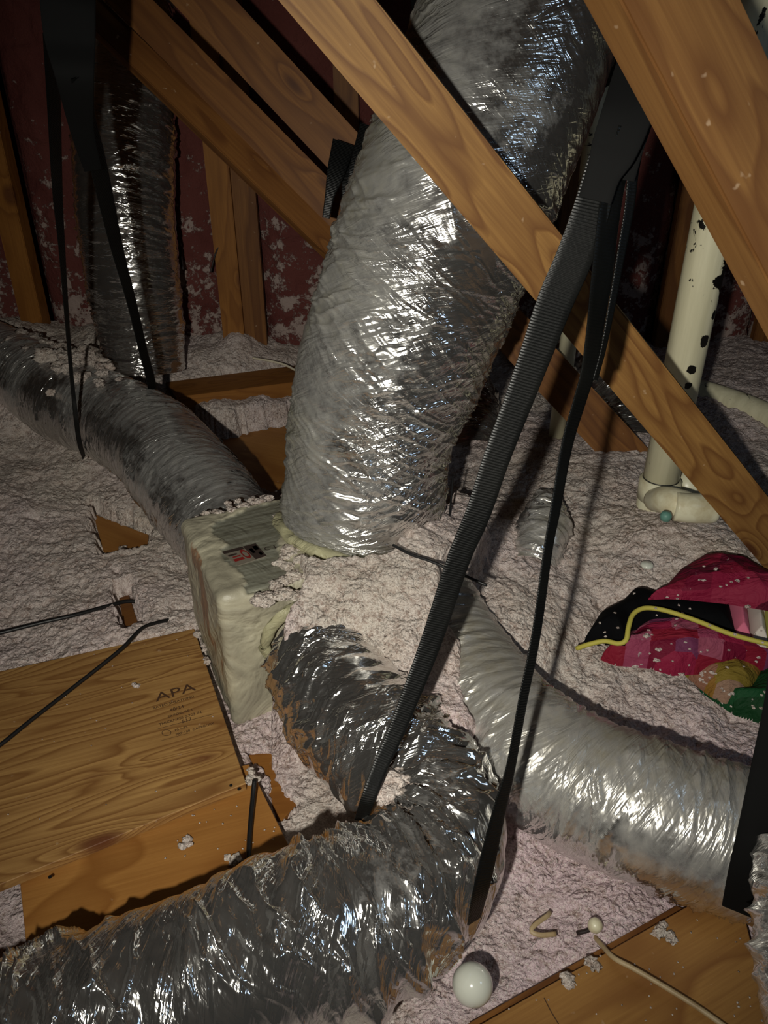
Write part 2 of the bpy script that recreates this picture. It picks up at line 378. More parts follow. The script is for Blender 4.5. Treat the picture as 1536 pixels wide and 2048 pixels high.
HEAP = [atz(a, b, c) for a, b, c in [(578, 1095, .38), (590, 1150, .38), (556, 1188, .38), (528, 1240, .36), (522, 1290, .33), (560, 1262, .35), (600, 1246, .37), (645, 1240, .37), (700, 1248, .37), (768, 1308, .35), (850, 1385, .32), (942, 1478, .26), (962, 1440, .26), (945, 1370, .28), (948, 1290, .31), (905, 1225, .33), (895, 1170, .34), (960, 1120, .30), (980, 1040, .28), (900, 1000, .30), (862, 1062, .33), (775, 1108, .37), (640, 1114, .38)]]
BA = math.atan2(.425, .905); BC = np.array([-.14, 1.5625])
def boxlocal(X, Y):
    dx = X-BC[0]; dy = Y-BC[1]; return dx*math.cos(BA)+dy*math.sin(BA), -dx*math.sin(BA)+dy*math.cos(BA)
def terrain(X, Y, detail=True):
    num = 0; den = 0
    for c in _cp:
        w = 1/(((X-c[0])**2+(Y-c[1])**2)+.006)**1.6; num = num+w*c[2]; den = den+w
    h = num/den
    lx, ly = boxlocal(X, Y); wob = (fbm(X*14, Y*14, 5)-.5)*.10
    hs = polysdf(X, Y, HEAP)+(fbm(X*24, Y*24, 5)-.5)*.035
    # heap on the right half of the box lid, sagging off its front and right sides
    heap = .385-.13*sstep(1.34, 1.10, Y)-.06*sstep(.15, .42, lx)+.015*(fbm(X*9, Y*9, 8)-.5)
    k = sstep(-.012, .030, hs); h = h*(1-k)+np.maximum(h, heap)*k
    # hollow under the box body where no heap lies
    inside = np.minimum(.305-np.abs(lx), .18-np.abs(ly))
    h = np.where((inside > 0) & (k < .5), np.minimum(h, .05), h)
    n = 0
    big = fbm(X*3.2, Y*3.2, 11, 3)-.5; h = h+.05*big
    if detail:
        wx = X+.02*(fbm(X*12, Y*12, 21)-.5); wy = Y+.02*(fbm(X*12, Y*12, 23)-.5)
        rough = .35+.65*sstep(.95, 1.35, Y)                       # the near corner is a smoother, denser mat
        for sc, am, sd in ((11, .026, 31), (25, .019, 33), (56, .0115, 35), (115, .0055, 37)):
            f, _ = worley(wx*sc, wy*sc, sd)
            n = n+am*(np.sqrt(np.clip(1-f*f*.9, 0, 1))-.62)*(rough if sc > 20 else (.6+.4*rough))
        n = n+.012*(ridge(X*7, Y*7, 41, 3)-.6)*(1.2-rough*.6)
        n = n+.004*(fbm(X*90, Y*90, 43, 2)-.5)
    # keep the ducts lying in troughs
    for C, R, drop in ((CB, RB, .0), (CC, RC, .35), (CD, RD, .15)):
        P, V, s = spline(C, R, .03)
        for p, r in zip(P, V[:, 0]):
            dd = np.hypot(X-p[0], Y-p[1]); lim = p[2]-drop*r+sstep(r*.92, r*1.25, dd)*.6
            if C is CC or C is CD: lim = lim+(.5 if (p[1] > 1.30 and C is CD) else 0)
            h = np.where((dd < r*1.3) & (k < .5), np.minimum(h, lim), h)
    rag = (fbm(X*22, Y*22, 51)-.5)*.045+(fbm(X*80, Y*80, 53, 2)-.5)*.02
    hh = h+n
    for poly, z, ed in ((BOARD1, .055, -.004), (BOARD2, .03, -.006), (BOARDR, .035, -.01), (PATCH1, .03, -.016), (PATCH2, .03, -.012), (JOIST, .22, -.006), (REARB, .08, .02), (PATCH3, .0, .004)):
        sd = polysdf(X, Y, poly)
        kk = sstep(-.006, .010, sd-ed+rag*(.35 if poly is BOARD1 or poly is BOARD2 or poly is BOARDR else 1))
        hh = hh*(1-kk)+np.minimum(hh, z-(.035 if len(poly) > 4 or poly is BOARD1 or poly is BOARDR else .022))*kk
    return hh
ny, nx = 1150, 1050
yy = .2*(3.3/.2)**np.linspace(0, 1, ny); uu = np.linspace(-1, 1, nx)
YY = np.repeat(yy[:, None], nx, 1); XX = uu[None]*(.62*YY+.62)
ZZ = terrain(XX, YY)
me = gridmesh('loose_fill', np.stack([XX, YY, ZZ], -1))
pk = sstep(1.35, .95, YY)*.75*sstep(-.05, .1, XX)+.55*sstep(.35, .7, fbm(XX*2.5, YY*2.5, 71))*.6
pk = pk+.3*sstep(1.9, 1.2, YY)*sstep(-.1, -.3, XX)
a = me.attributes.new('pink', 'FLOAT', 'POINT'); a.data.foreach_set('value', np.clip(pk, 0, 1).reshape(-1).astype(np.float32))
ins = link('loose_fill_insulation', me, M_INS)
tag(ins, 'pinkish white blown loose fill insulation covering the whole attic floor', 'insulation', kind='stuff')
def tz(x, y): return float(terrain(np.array([[x]]), np.array([[y]]))[0, 0])

# ------------------------------------------------------------------ structure
def boxmesh(name, lo, hi, bev=0.0, cuts=0):
    bm = bmesh.new(); bmesh.ops.create_cube(bm, size=1)
    for v in bm.verts:
        v.co = Vector([lo[i]+(v.co[i]+.5)*(hi[i]-lo[i]) for i in range(3)])
    if bev: bmesh.ops.bevel(bm, geom=list(bm.edges), offset=bev, segments=2, affect='EDGES')
    me = bpy.data.meshes.new(name); bm.to_mesh(me); bm.free(); return me
M_DECK = wood('roof_sheathing', lin(150, 112, 70), lin(112, 76, 42), lin(60, 36, 20), knots=False)
M_DRY = simple('drywall_back', lin(90, 78, 66), .9)
def struct(name, me, mat):
    o = link(name, me, mat); o['kind'] = 'structure'; return o
struct('floor', boxmesh('floor', (-3.2, -1.6, -.14), (3.2, 4.4, -.12)), M_DRY)
struct('wall_back', boxmesh('wall_back', (-3.2, 3.62, -.12), (3.2, 3.66, 3.0)), M_DECK)
struct('wall_left', boxmesh('wall_left', (-3.24, -1.6, -.12), (-3.2, 3.66, 1.7)), M_DECK)
struct('wall_right', boxmesh('wall_right', (3.2, -1.6, -.12), (3.24, 3.66, 1.7)), M_DECK)
struct('wall_front', boxmesh('wall_front', (-3.2, -1.64, -.12), (3.2, -1.6, 3.0)), M_DECK)
for sgn, nm in ((-1, 'ceiling_left'), (1, 'ceiling_right')):
    vs = [(sgn*3.24, -1.64, 1.68), (0, -1.64, 3.0), (0, 3.66, 3.0), (sgn*3.24, 3.66, 1.68)]
    vs += [(x, y, z+.02) for x, y, z in vs]
    struct(nm, frommesh(nm, vs, [(0, 1, 2, 3), (4, 5, 6, 7), (0, 1, 5, 4), (2, 3, 7, 6), (1, 2, 6, 5), (0, 3, 7, 4)]), M_DECK)

# wall studs and pink batts
STUDS = [(-1.96, .04), (-1.475, .085), (-1.08, .04), (-.635, .085), (-.545, .04), (-.14, .04), (.30, .04), (.74, .04), (1.20, .05), (1.62, .04), (2.05, .04)]
STL = ['wall stud left of the amber corner stud, at the far left edge', 'broad amber wall stud at the far left of the photo', 'thin wall stud behind the hanging dark foil duct', 'broad pale wall stud right of the hanging dark foil duct',
       'narrow pale wall stud tight against the broad stud on its left', 'narrow wall stud hidden mostly behind the big upright duct', 'wall stud behind the upper part of the big upright duct', 'wall stud in the dark just right of the big upright duct',
       'narrow wall stud beside the cream vent pipe', 'wall stud right of the cream vent pipe', 'wall stud past the right edge of the photo']
for (x, w), lb in zip(STUDS, STL):
    if 'past the right' in lb or 'far left edge' in lb: continue          # outside the frame
    o = link('wall_stud', boxmesh('wall_stud', (-.1, -w/2, -.045), (1.95, w/2, .045), .003), M_WOODD if w < .06 else M_WOODO)
    o.location = (x, 3.23, .05); o.rotation_euler = (0, -math.pi/2, 0)
    tag(o, lb, 'stud', 'studs of the back wall')
BTL = ['pink batt in the dark left corner of the wall', 'pink batt between the amber stud and the hanging duct', 'pink batt just behind the hanging dark foil duct', None, 'pink batt with white fluff right of the paired pale studs', 'pink batt half hidden by the big upright duct',
       'pink batt behind the upper end of the big upright duct', 'pink batt seen between the black strap and the cream vent pipe', 'pink batt behind the cream vent pipe, dotted with white fluff', 'pink batt at the right edge of the photo above the sloping pipe']
for i in range(len(STUDS)-1):
    if BTL[i] is None: continue
    x0 = STUDS[i][0]+STUDS[i][1]/2+.002; x1 = STUDS[i+1][0]-STUDS[i+1][1]/2-.002
    n1 = max(8, int((x1-x0)/.010)); n2 = 170
    U, V = np.meshgrid(np.linspace(0, 1, n1), np.linspace(0, 1, n2))
    Xb = x0+(x1-x0)*U; Zb = .0+1.95*V; e = np.minimum(U, 1-U)*(x1-x0)
    bul = .075*np.sqrt(np.clip(e/.1, 0, 1))
    f, _ = worley(Xb*34, Zb*34, 61+i)
    Yb = 3.33-bul*.8-.03*(fbm(Xb*5, Zb*3, 62+i)-.5)-.012*np.sqrt(np.clip(1-f*f, 0, 1))*sstep(.5, .6, fbm(Xb*9, Zb*9, 64+i))
    P = np.stack([Xb, Yb, Zb], -1)
    fr = P.copy(); 
    # closed pillow: front sheet plus a flat back
    bk = P.copy(); bk[..., 1] = 3.60
    allP = np.concatenate([bk[:, :1], P, bk[:, -1:], bk[:, ::-1][:, :1]], 1)
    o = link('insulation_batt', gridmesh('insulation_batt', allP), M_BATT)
    tag(o, BTL[i], 'insulation batt', 'pink batts of the back wall')

# ------------------------------------------------------------------ truss members
def beam(p0, p1, width, thick, roll, mat, label, e0=0., e1=0., name='truss_member', group='sloping roof truss members'):
    p0 = np.array(p0); p1 = np.array(p1); t = unit(p1-p0); p0 = p0-t*e0; p1 = p1+t*e1; L = np.linalg.norm(p1-p0)
    c = (p0+p1)/2; zc = CAM-c; zc = unit(zc-(zc@t)*t); yv = np.cross(zc, t)
    cr, sr = math.cos(roll), math.sin(roll); zr = zc*cr+yv*sr; yr = yv*cr-zc*sr
    m = Matrix([[t[0], yr[0], zr[0], c[0]], [t[1], yr[1], zr[1], c[1]], [t[2], yr[2], zr[2], c[2]], [0, 0, 0, 1]])
    o = link(name, boxmesh(name, (-L/2, -width/2, -thick), (L/2, width/2, 0), .0025), mat); o.matrix_world = m
    tag(o, label, 'beam', group); return o
beam(pt(1366, 0, .70), pt(1613, 500, .80), .105, .05, .65, M_WOODB, 'nearest sloping beam, big and orange edged, crossing the top right corner', .35, .5)
beam(pt(654, 0, 1.08), pt(1524, 1058, 1.70), .100, .038, -.08, M_WOOD, 'long knotty beam crossing in front of the big duct down to the right edge', .45, .2)
beam(pt(405, 0, 2.0), pt(1190, 843, 2.34), .121, .038, 0, M_WOODD, 'beam passing behind the big upright duct and ending by the thin vent pipe', .5, .27)
beam(pt(257, 0, 2.10), pt(672, 418, 2.2), .092, .038, 0, M_WOODD, 'paler upper beam of the doubled pair at upper left', .5, .05)
beam(pt(196, 28, 2.12), pt(690, 508, 2.24), .080, .038, .45, M_WOODD, 'darker lower beam of the doubled pair above the hanging dark duct', .5, .05)

# ------------------------------------------------------------------ boards
def board(name, poly, ztop, th, mat, label, group=None, ang=None):
    P = [np.array(p) for p in poly]; c = sum(P)/len(P)
    if ang is None: ang = math.atan2((P[1]-P[0])[1], (P[1]-P[0])[0])
    bm = bmesh.new(); R = Matrix.Rotation(-ang, 3, 'Z'); vs = []
    for p in P:
        q = R @ Vector((p[0]-c[0], p[1]-c[1], 0)); vs.append(bm.verts.new((q.x, q.y, 0)))
    f = bm.faces.new(vs); f.normal_update()
    r = bmesh.ops.extrude_face_region(bm, geom=[f]); 
    for v in r['geom']:
        if isinstance(v, bmesh.types.BMVert): v.co.z -= th
    bmesh.ops.recalc_face_normals(bm, faces=bm.faces)
    bmesh.ops.bevel(bm, geom=list(bm.edges), offset=.0012, segments=1, affect='EDGES')
    me = bpy.data.meshes.new(name); bm.to_mesh(me); bm.free()
    o = link(name, me, mat); o.location = (c[0], c[1], ztop); o.rotation_euler = (0, 0, ang)
    tag(o, label, 'board', group); return o
b1 = board('plywood_board', BOARD1, .055, .020, M_PLY, 'pale plywood board with grade stamp lying left of the sealed box')
b2 = board('plywood_board', BOARD2, .033, .018, M_PLYO, 'amber plywood board sticking out from under the stamped board')
br = board('plywood_board', BOARDR, .035, .018, M_PLYR, 'tan plywood board in the bottom right corner under the loose cable')
off = np.array([-.012, .014, 0])
board('plywood_board', [p+off for p in BOARDR[:2]]+[BOARDR[2]+off*.3]+[p for p in BOARDR[3:]], .015, .018, M_WOODD, 'brown board edge showing just below the tan corner board')
board('floor_board', [p for p in PATCH1], .016, .02, M_PLYO, 'amber wood patch bared in the insulation left of the left duct')
board('floor_board', [p for p in PATCH2], .014, .02, M_WOODD, 'small wood strip bared beneath the black cord end')
board('floor_board', [p for p in REARB], .060, .02, M_PLYO, 'brown wood board in shadow between left duct and big duct')
board('floor_board', [p for p in PATCH3], -.006, .02, M_WOODO, 'reddish wood piece showing between stamped board and bright duct')
board('joist', [p for p in JOIST], .215, .09, M_WOODO, 'amber joist top showing through the insulation near the back wall')
for px, py, w in ((100, 1766, 3), (462, 1583, 3), (478, 1590, 3)):        # nail heads
    p = atz(px, py-12, .055)
    bm = bmesh.new(); bmesh.ops.create_cone(bm, cap_ends=True, segments=12, radius1=.0035, radius2=.003, depth=.0016)
    me = bpy.data.meshes.new('nail_head'); bm.to_mesh(me); bm.free()
    o = link('nail_head', me, M_CORD, b1); o.matrix_world = Matrix.Translation((p[0], p[1], .0556))
    o.parent = b1; o.matrix_parent_inverse = Matrix.Translation(b1.location) .inverted() if False else (Matrix.Translation(b1.location) @ Matrix.Rotation(b1.rotation_euler[2], 4, 'Z')).inverted()

# stamp lettering
M_INK = simple('stamp_ink', lin(70, 44, 24), .8)
def text(s, size, px, py, z, ang, mat, parent, name='stamp_text', xs=1.0, ext=.0002):
    cu = bpy.data.curves.new(name, 'FONT'); cu.body = s; cu.size = size; cu.extrude = ext
    to = bpy.data.objects.new(name, cu); COL.objects.link(to)
    dg = bpy.context.evaluated_depsgraph_get(); me = bpy.data.meshes.new_from_object(to.evaluated_get(dg))
    bpy.data.objects.remove(to); o = link(name, me, mat, parent)
    p = atz(px, py, z)
    mw = Matrix.Translation((p[0], p[1], z+.0006)) @ Matrix.Rotation(ang, 4, 'Z') @ Matrix.Diagonal((xs, 1, 1, 1))
    pm = Matrix.Translation(parent.location) @ Matrix.Rotation(parent.rotation_euler[2], 4, 'Z')
    o.matrix_parent_inverse = pm.inverted(); o.matrix_basis = mw
    return o
pa, pb = atz(310, 1400, .055), atz(400, 1374, .055); ga = math.atan2(pb[1]-pa[1], pb[0]-pa[0])
text('APA', .040, 312, 1404, .055, ga, M_INK, b1, xs=1.25)
for s, sz, x, y in (('RATED SHEATHING', .0105, 306, 1419), ('48/24', .014, 340, 1424), ('EXPOSURE 1', .010, 336, 1436), ('THICKNESS 0.703 IN.', .0105, 318, 1452), ('517', .015, 364, 1447),
                    ('PS 1-95', .009, 350, 1463), ('PRP-108  CATEGORY', .009, 352, 1472)):
    text(s, sz, x, y, .055, ga, M_INK, b1)
def plank_line(pts, w, z, mat, parent, name):
    P = [atz(px, py, z) for px, py in pts]; vs = []; fc = []
    for i, p in enumerate(P):
        q = P[min(i+1, len(P)-1)]-P[max(i-1, 0)]; n = unit([-q[1], q[0], 0])*w/2
        vs += [p+n, p-n]
    for i in range(len(P)-1): fc.append((2*i, 2*i+1, 2*i+3, 2*i+2))
    o = link(name, frommesh(name, [v+np.array([0, 0, .0006]) for v in vs], fc), mat, parent)
    pm = Matrix.Translation(parent.location) @ Matrix.Rotation(parent.rotation_euler[2], 4, 'Z'); o.matrix_parent_inverse = pm.inverted(); return o
plank_line([(316, 1458), (428, 1428)], .0012, .055, M_INK, b1, 'stamp_rule')
plank_line([(322, 1482), (380, 1466)], .0010, .055, M_INK, b1, 'stamp_rule')
plank_line([(324+9*math.cos(a)+9, 1466+6*math.sin(a)) for a in np.linspace(0, 6.28, 24)], .0012, .055, M_INK, b1, 'stamp_ring')
plank_line([(1088, 1996), (1100, 2020), (1124, 2060)], .0016, .035, M_INK, br, 'crack')

# ------------------------------------------------------------------ box
def make_box():
    root = empty('duct_junction_box', (BC[0], BC[1], 0), (0, 0, BA))
    tag(root, 'square foil faced junction box smeared with cream sealant where the ducts meet', 'duct box')
    hx, hy, hz, r = .30, .177, .178, .016
    bm = bmesh.new(); bmesh.ops.create_cube(bm, size=2)
    bmesh.ops.subdivide_edges(bm, edges=list(bm.edges), cuts=110, use_grid_fill=True)
    P = np.array([v.co[:] for v in bm.verts]); Q = P*np.array([hx, hy, hz])
    q = np.clip(Q, [-hx+r, -hy+r, -hz+r], [hx-r, hy-r, hz-r]); d = Q-q; l = np.linalg.norm(d, axis=1)[:, None]; nrm = d/np.maximum(l, 1e-9); Q = q+nrm*r
    x, y, z = Q[:, 0], Q[:, 1], Q[:, 2]
    top = nrm[:, 2] > .6
    FP = [atz(a, b, .356) for a, b in [(430, 1045), (500, 1018), (575, 995), (592, 1045), (562, 1066), (558, 1105), (590, 1150), (580, 1186), (545, 1180), (497, 1200), (484, 1160), (470, 1132), (440, 1110), (450, 1092), (424, 1062)]]
    FP = [np.array([*boxlocal(p[0], p[1]), 0]) for p in FP]
    e = (fbm(x*30+3, y*30, 81)-.5)*.03+(vn(x*90, y*90, 82)-.5)*.008
    m = 1-sstep(-.002, .002, polysdf(x, y, FP)+e)
    m = np.where(top, m, 1.0)
    lump = (fbm(x*22+y*9, y*22+z*20, 83)-.45)*.007+.003*ridge(x*9+z*7, y*11+z*9, 85)
    Q = Q+nrm*(m*(.003+lump))[:, None]
    for v, c in zip(bm.verts, Q): v.co = Vector((c[0], c[1], c[2]+hz))
    me = bpy.data.meshes.new('box_body'); bm.to_mesh(me); bm.free()
    for p in me.polygons: p.use_smooth = True
    a = me.attributes.new('mastic', 'FLOAT', 'POINT'); a.data.foreach_set('value', m.astype(np.float32))
    a = me.attributes.new('side', 'FLOAT', 'POINT'); a.data.foreach_set('value', ((nrm[:, 0] < -.6)*1.0).astype(np.float32))
    link('box_body', me, M_BOX, root)
    # printed label on the lid
    lab = [(443, 1104), (511, 1087), (533, 1112), (476, 1131)]
    z = .3575; vs = [atz(x, y, z) for x, y in lab]; vs2 = [v-np.array([0, 0, .002]) for v in vs]
    pm = (Matrix.Translation((BC[0], BC[1], 0)) @ Matrix.Rotation(BA, 4, 'Z')).inverted()
    gl = simple('label_grey', lin(120, 112, 100), .5); rd = simple('label_red', lin(130, 34, 30), .5); dk = simple('label_dark', lin(54, 44, 40), .5)
    lo = link('label', frommesh('label', [pm @ Vector(v) for v in vs+vs2], [(3, 2, 1, 0), (0, 1, 5, 4), (1, 2, 6, 5), (2, 3, 7, 6), (3, 0, 4, 7)]), gl, root)
    lo['label'] = 'small red and black printed label'
    def q(u0, u1, v0, v1, mat, nm):
        c = [np.array(v) for v in vs]
        f = lambda u, v: (c[0]*(1-u)+c[1]*u)*(1-v)+(c[3]*(1-u)+c[2]*u)*v+np.array([0, 0, .0007])
        link(nm, frommesh(nm, [pm @ Vector(f(u, v)) for u, v in ((u0, v1), (u1, v1), (u1, v0), (u0, v0))], [(0, 1, 2, 3)]), mat, lo)
    q(.62, 1., 0, 1, dk, 'dark_panel'); q(0, .6, 0, .18, dk, 'dark_band'); q(.04, .36, .62, .78, rd, 'red_print'); q(.04, .30, .30, .40, dk, 'black_print'); q(.10, .34, .46, .54, rd, 'red_print')
    for k in range(14):
        a0 = k/14*6.283; cx, cy = .50, .50
        q(cx+.085*math.cos(a0)-.018, cx+.085*math.cos(a0)+.018, cy+.26*math.sin(a0)-.07, cy+.26*math.sin(a0)+.07, rd, 'red_ring')
    q(.70, .80, .25, .6, rd, 'red_print'); q(.84, .97, .15, .45, rd, 'red_print'); q(.86, .95, .62, .85, rd, 'red_print')
    t = text('C 1', .020, 530, 1102, z-.001, BA, dk, root, 'marking')
    return root
BOX = make_box()

# ------------------------------------------------------------------ duct mesh
def duct(name, C, R, mat, label, seed=1, coil=.0035, pitch=.036, wr=.007, tilt=.35, step=.0032, nv=300, crush=.01, wf=45., cat='duct', flash_side=0., group='foil wrapped flexible ducts'):
    P, V, s = spline(C, R, step); T, N, B = frames(P); th = np.linspace(0, 2*math.pi, nv+1)
    S, TH = np.meshgrid(s, th, indexing='ij'); rm = float(np.mean(R)); A = TH*rm
    wv = .012*(fbm(S*9, A*9, seed+5)-.5)
    ph = (S+TH/(2*math.pi)*pitch+wv)/pitch
    co = coil*(np.abs(np.sin(math.pi*ph))-.6)*(.5+fbm(S*5, A*5, seed+7))
    sk = S+tilt*A*.5
    w1 = ridge(sk*wf+2.5*fbm(S*8, A*6, seed+1), A*4.5, seed+11, 2)-.6
    sk2 = S-tilt*A*.7
    w2 = ridge(sk2*wf*1.3+2*fbm(S*10, A*7, seed+2), A*7, seed+13, 2)-.6
    f, _ = worley(sk*26, A*9, seed+19)
    amp = .25+1.3*sstep(.35, .65, fbm(S*7, A*7, seed+41))
    w1 = np.clip(w1+.6, 0, 1)**2.5-.3; w2 = np.clip(w2+.6, 0, 1)**3-.25
    rad = V[:, :1]+co+amp*(wr*w1*1.3+wr*.8*w2)-wr*.08*f+crush*(fbm(S*4, A*4, seed+17)-.5)
    X = P[:, None]+rad[..., None]*(N[:, None]*np.cos(TH)[..., None]+B[:, None]*np.sin(TH)[..., None])
    me = gridmesh(name, X, np.stack([S, A], -1))
    du = flash_side*np.sin(TH)+.25*(fbm(S*5, A*5, seed+31)-.5)  # sine term paints a flash-grazed matte grey side; the noise is dust
    at = me.attributes.new('dusty', 'FLOAT', 'POINT'); at.data.foreach_set('value', du.reshape(-1).astype(np.float32))
    o = link(name, me, mat); tag(o, label, cat, group); return o
duct('foil_duct', CA, RA, M_FA, 'biggest foil duct, rising upright from the top of the sealed box', 3, tilt=-.55, nv=380, wr=.006, crush=.010, coil=.0015, step=.0026, flash_side=.32)
duct('foil_duct', CB, RB, M_FB, 'dull dusty foil duct running from the box to the left edge', 5, wr=.0045, coil=.0022, pitch=.03, tilt=.2)
duct('foil_duct', CC, RC, M_FC, 'bright crinkled foil duct bending from the box front to the bottom left corner', 7, wr=.011, crush=.022, pitch=.045, coil=.004, wf=30., tilt=.5, step=.0026)
duct('foil_duct', CD, RD, M_FD, 'dusty silver foil duct curving from the box to the right edge', 9, wr=.005, coil=.002, pitch=.03, tilt=.3)
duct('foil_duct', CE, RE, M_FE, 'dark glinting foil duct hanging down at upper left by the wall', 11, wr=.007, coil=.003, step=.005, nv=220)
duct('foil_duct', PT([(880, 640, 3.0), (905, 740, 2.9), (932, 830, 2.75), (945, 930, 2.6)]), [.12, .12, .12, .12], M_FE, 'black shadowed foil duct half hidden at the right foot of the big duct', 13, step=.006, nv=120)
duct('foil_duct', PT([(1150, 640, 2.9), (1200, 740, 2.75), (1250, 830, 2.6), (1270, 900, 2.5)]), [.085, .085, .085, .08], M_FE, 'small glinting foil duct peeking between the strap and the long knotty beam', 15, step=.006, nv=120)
duct('foil_duct', PT([(1092, 985, 2.12), (1086, 1040, 2.02), (1080, 1085, 1.95), (1070, 1130, 1.92)]), [.02, .058, .062, .05], M_FD, 'short foil stub poking out of the insulation behind the thin strap', 17, step=.004, nv=120, coil=.001, wr=.010, crush=.035)
duct('foil_duct', PT([(1575, 1690, 1.12), (1572, 1800, 1.08), (1580, 1920, 1.04), (1600, 2060, 1.0)]), [.04, .042, .042, .04], M_FA, 'sliver of crinkled foil duct at the right edge beside the wide strap', 19, step=.004, nv=120)

dA = bpy.data.objects['foil_duct']
o = tube('black_collar', PT([(1054, 44, 1.553), (1078, -60, 1.57), (1110, -250, 1.64)]), [.240, .238, .234], M_LOOP, dA, 64, .02)
o['label'] = 'black collar'
# sealant collars round the duct mouths
def collar(C0, T0, r, rt, seed, parent):
    T0 = unit(T0); a = unit(np.cross(T0, [0, 0, 1.0]) if abs(T0[2]) < .9 else np.cross(T0, [1.0, 0, 0])); b = np.cross(T0, a)
    TH, PH = np.meshgrid(np.linspace(0, 2*math.pi, 161), np.linspace(0, 2*math.pi, 25), indexing='ij')
    k = rt*(1+.5*(vn(TH*5, PH*1.3, seed)-.5)+.8*(vn(TH*2.2, PH*0, seed+1)-.5))
    rad = r+k*np.cos(PH)*1.2
    X = np.array(C0)+rad[..., None]*(a*np.cos(TH)[..., None]+b*np.sin(TH)[..., None])+(k*np.sin(PH)*.9)[..., None]*T0
    me = gridmesh('sealant_collar', X); o = link('sealant_collar', me, M_MAST, parent)
    o.matrix_parent_inverse = (Matrix.Translation((BC[0], BC[1], 0)) @ Matrix.Rotation(BA, 4, 'Z')).inverted()
collar(pt(722, 1052, 1.875), CA[1]-CA[0], .196, .011, 1, BOX)
collar(pt(628, 1270, 1.69), CC[1]-CC[0]+np.array([0, 0, .0]), .108, .010, 3, BOX)

# ------------------------------------------------------------------ straps
def ribbon(name, pts, mat, parent, th=.0022, yaw=0., wave=.0):
    """pts: (px, py, depth, apparent width in px); yaw turns the flat side away from the viewer"""
    C, V, s = spline([pt(*p[:3]) for p in pts], [[p[3]*p[2]/F, (p[4] if len(p) > 4 else yaw)] for p in pts], .0025)
    T, N, B = frames(C); ang = V[:, 1]; w = V[:, 0]/np.maximum(np.cos(ang), .25)
    Wd = B*np.cos(ang)[:, None]+N*np.sin(ang)[:, None]; Nn = np.cross(T, Wd)
    C = C+Nn*(wave*(fbm(s*9, s*0, 3)-.5))[:, None]
    k = np.array([-.5, -.47, -.3, -.1, .1, .3, .47, .5]); rib = 1+.005*np.sin(s*2*math.pi/.0075)
    loop = [(a, 1) for a in k]+[(a, -1) for a in k[::-1]]; rows = []
    for a, sd in loop:
        edge = .4 if abs(a) == .5 else 1.
        rows.append(C+Wd*(w*a*rib)[:, None]+Nn*(sd*th/2*edge+0.0*w)[:, None])
    P = np.stack(rows+[rows[0]], 1)
    uv = np.stack([np.repeat(s[:, None], P.shape[1], 1), np.repeat(np.arange(P.shape[1])[None]*.004, len(s), 0)], -1)
    me = gridmesh(name, P, uv); return link(name, me, mat, parent)
sl = empty('hanging_strap', pt(1250, 250, .95)); tag(sl, 'long black webbing strap looped at upper right, slinging the bright bent duct', 'strap', 'black webbing duct straps')
def pinv(e): return Matrix.Translation(e.location).inverted()
def rp(o, e): o.matrix_parent_inverse = pinv(e); return o
s1 = [(1238, 240, .93, 66), (1205, 330, .945, 62), (1180, 430, .96, 74), (1147, 520, .98, 74), (1112, 600, 1.0, 72), (1075, 700, 1.03, 64), (1038, 800, 1.06, 57), (994, 915, 1.09, 53), (955, 1030, 1.12, 50), (917, 1120, 1.15, 46), (860, 1290, 1.20, 42), (797, 1452, 1.22, 34), (762, 1530, 1.22, 31), (736, 1598, 1.215, 28), (722, 1640, 1.25, 26)]
s2 = [(1262, 260, .93, 50), (1232, 350, .95, 44), (1217, 440, .965, 42), (1203, 560, .98, 40), (1190, 660, .99, 33), (1177, 740, 1.0, 28), (1160, 800, 1.01, 25), (1134, 890, 1.02, 22), (1110, 1024, 1.03, 19), (1096, 1100, 1.035, 17), (1072, 1270, 1.05, 17), (1046, 1400, 1.06, 17), (1021, 1536, 1.075, 18), (1001, 1610, 1.085, 24), (980, 1700, 1.09, 30), (962, 1780, 1.09, 30), (948, 1842, 1.12, 22)]
s3 = [(1276, 290, .965, 22), (1266, 350, .97, 20), (1258, 420, .98, 18), (1240, 520, .99, 15), (1222, 620, 1.0, 12), (1206, 700, 1.005, 10), (1190, 760, 1.01, 9)]
rp(ribbon('strap_leg', s1, M_WEB, sl, yaw=.25), sl); rp(ribbon('strap_leg', s2, M_WEB, sl, yaw=.9), sl); rp(ribbon('strap_leg', s3, M_WEB, sl, yaw=.8), sl)
rp(ribbon('strap_loop', [(1290, 60, .93, 60), (1272, 140, .92, 84), (1256, 220, .915, 100), (1228, 300, .925, 92), (1206, 350, .935, 70), (1190, 400, .945, 66)], M_LOOP, sl, th=.003), sl)
rp(ribbon('strap_loop', [(1310, 60, .96, 60), (1292, 150, .95, 60), (1282, 230, .945, 52), (1266, 300, .95, 40), (1252, 360, .955, 34)], M_LOOP, sl, th=.003), sl)

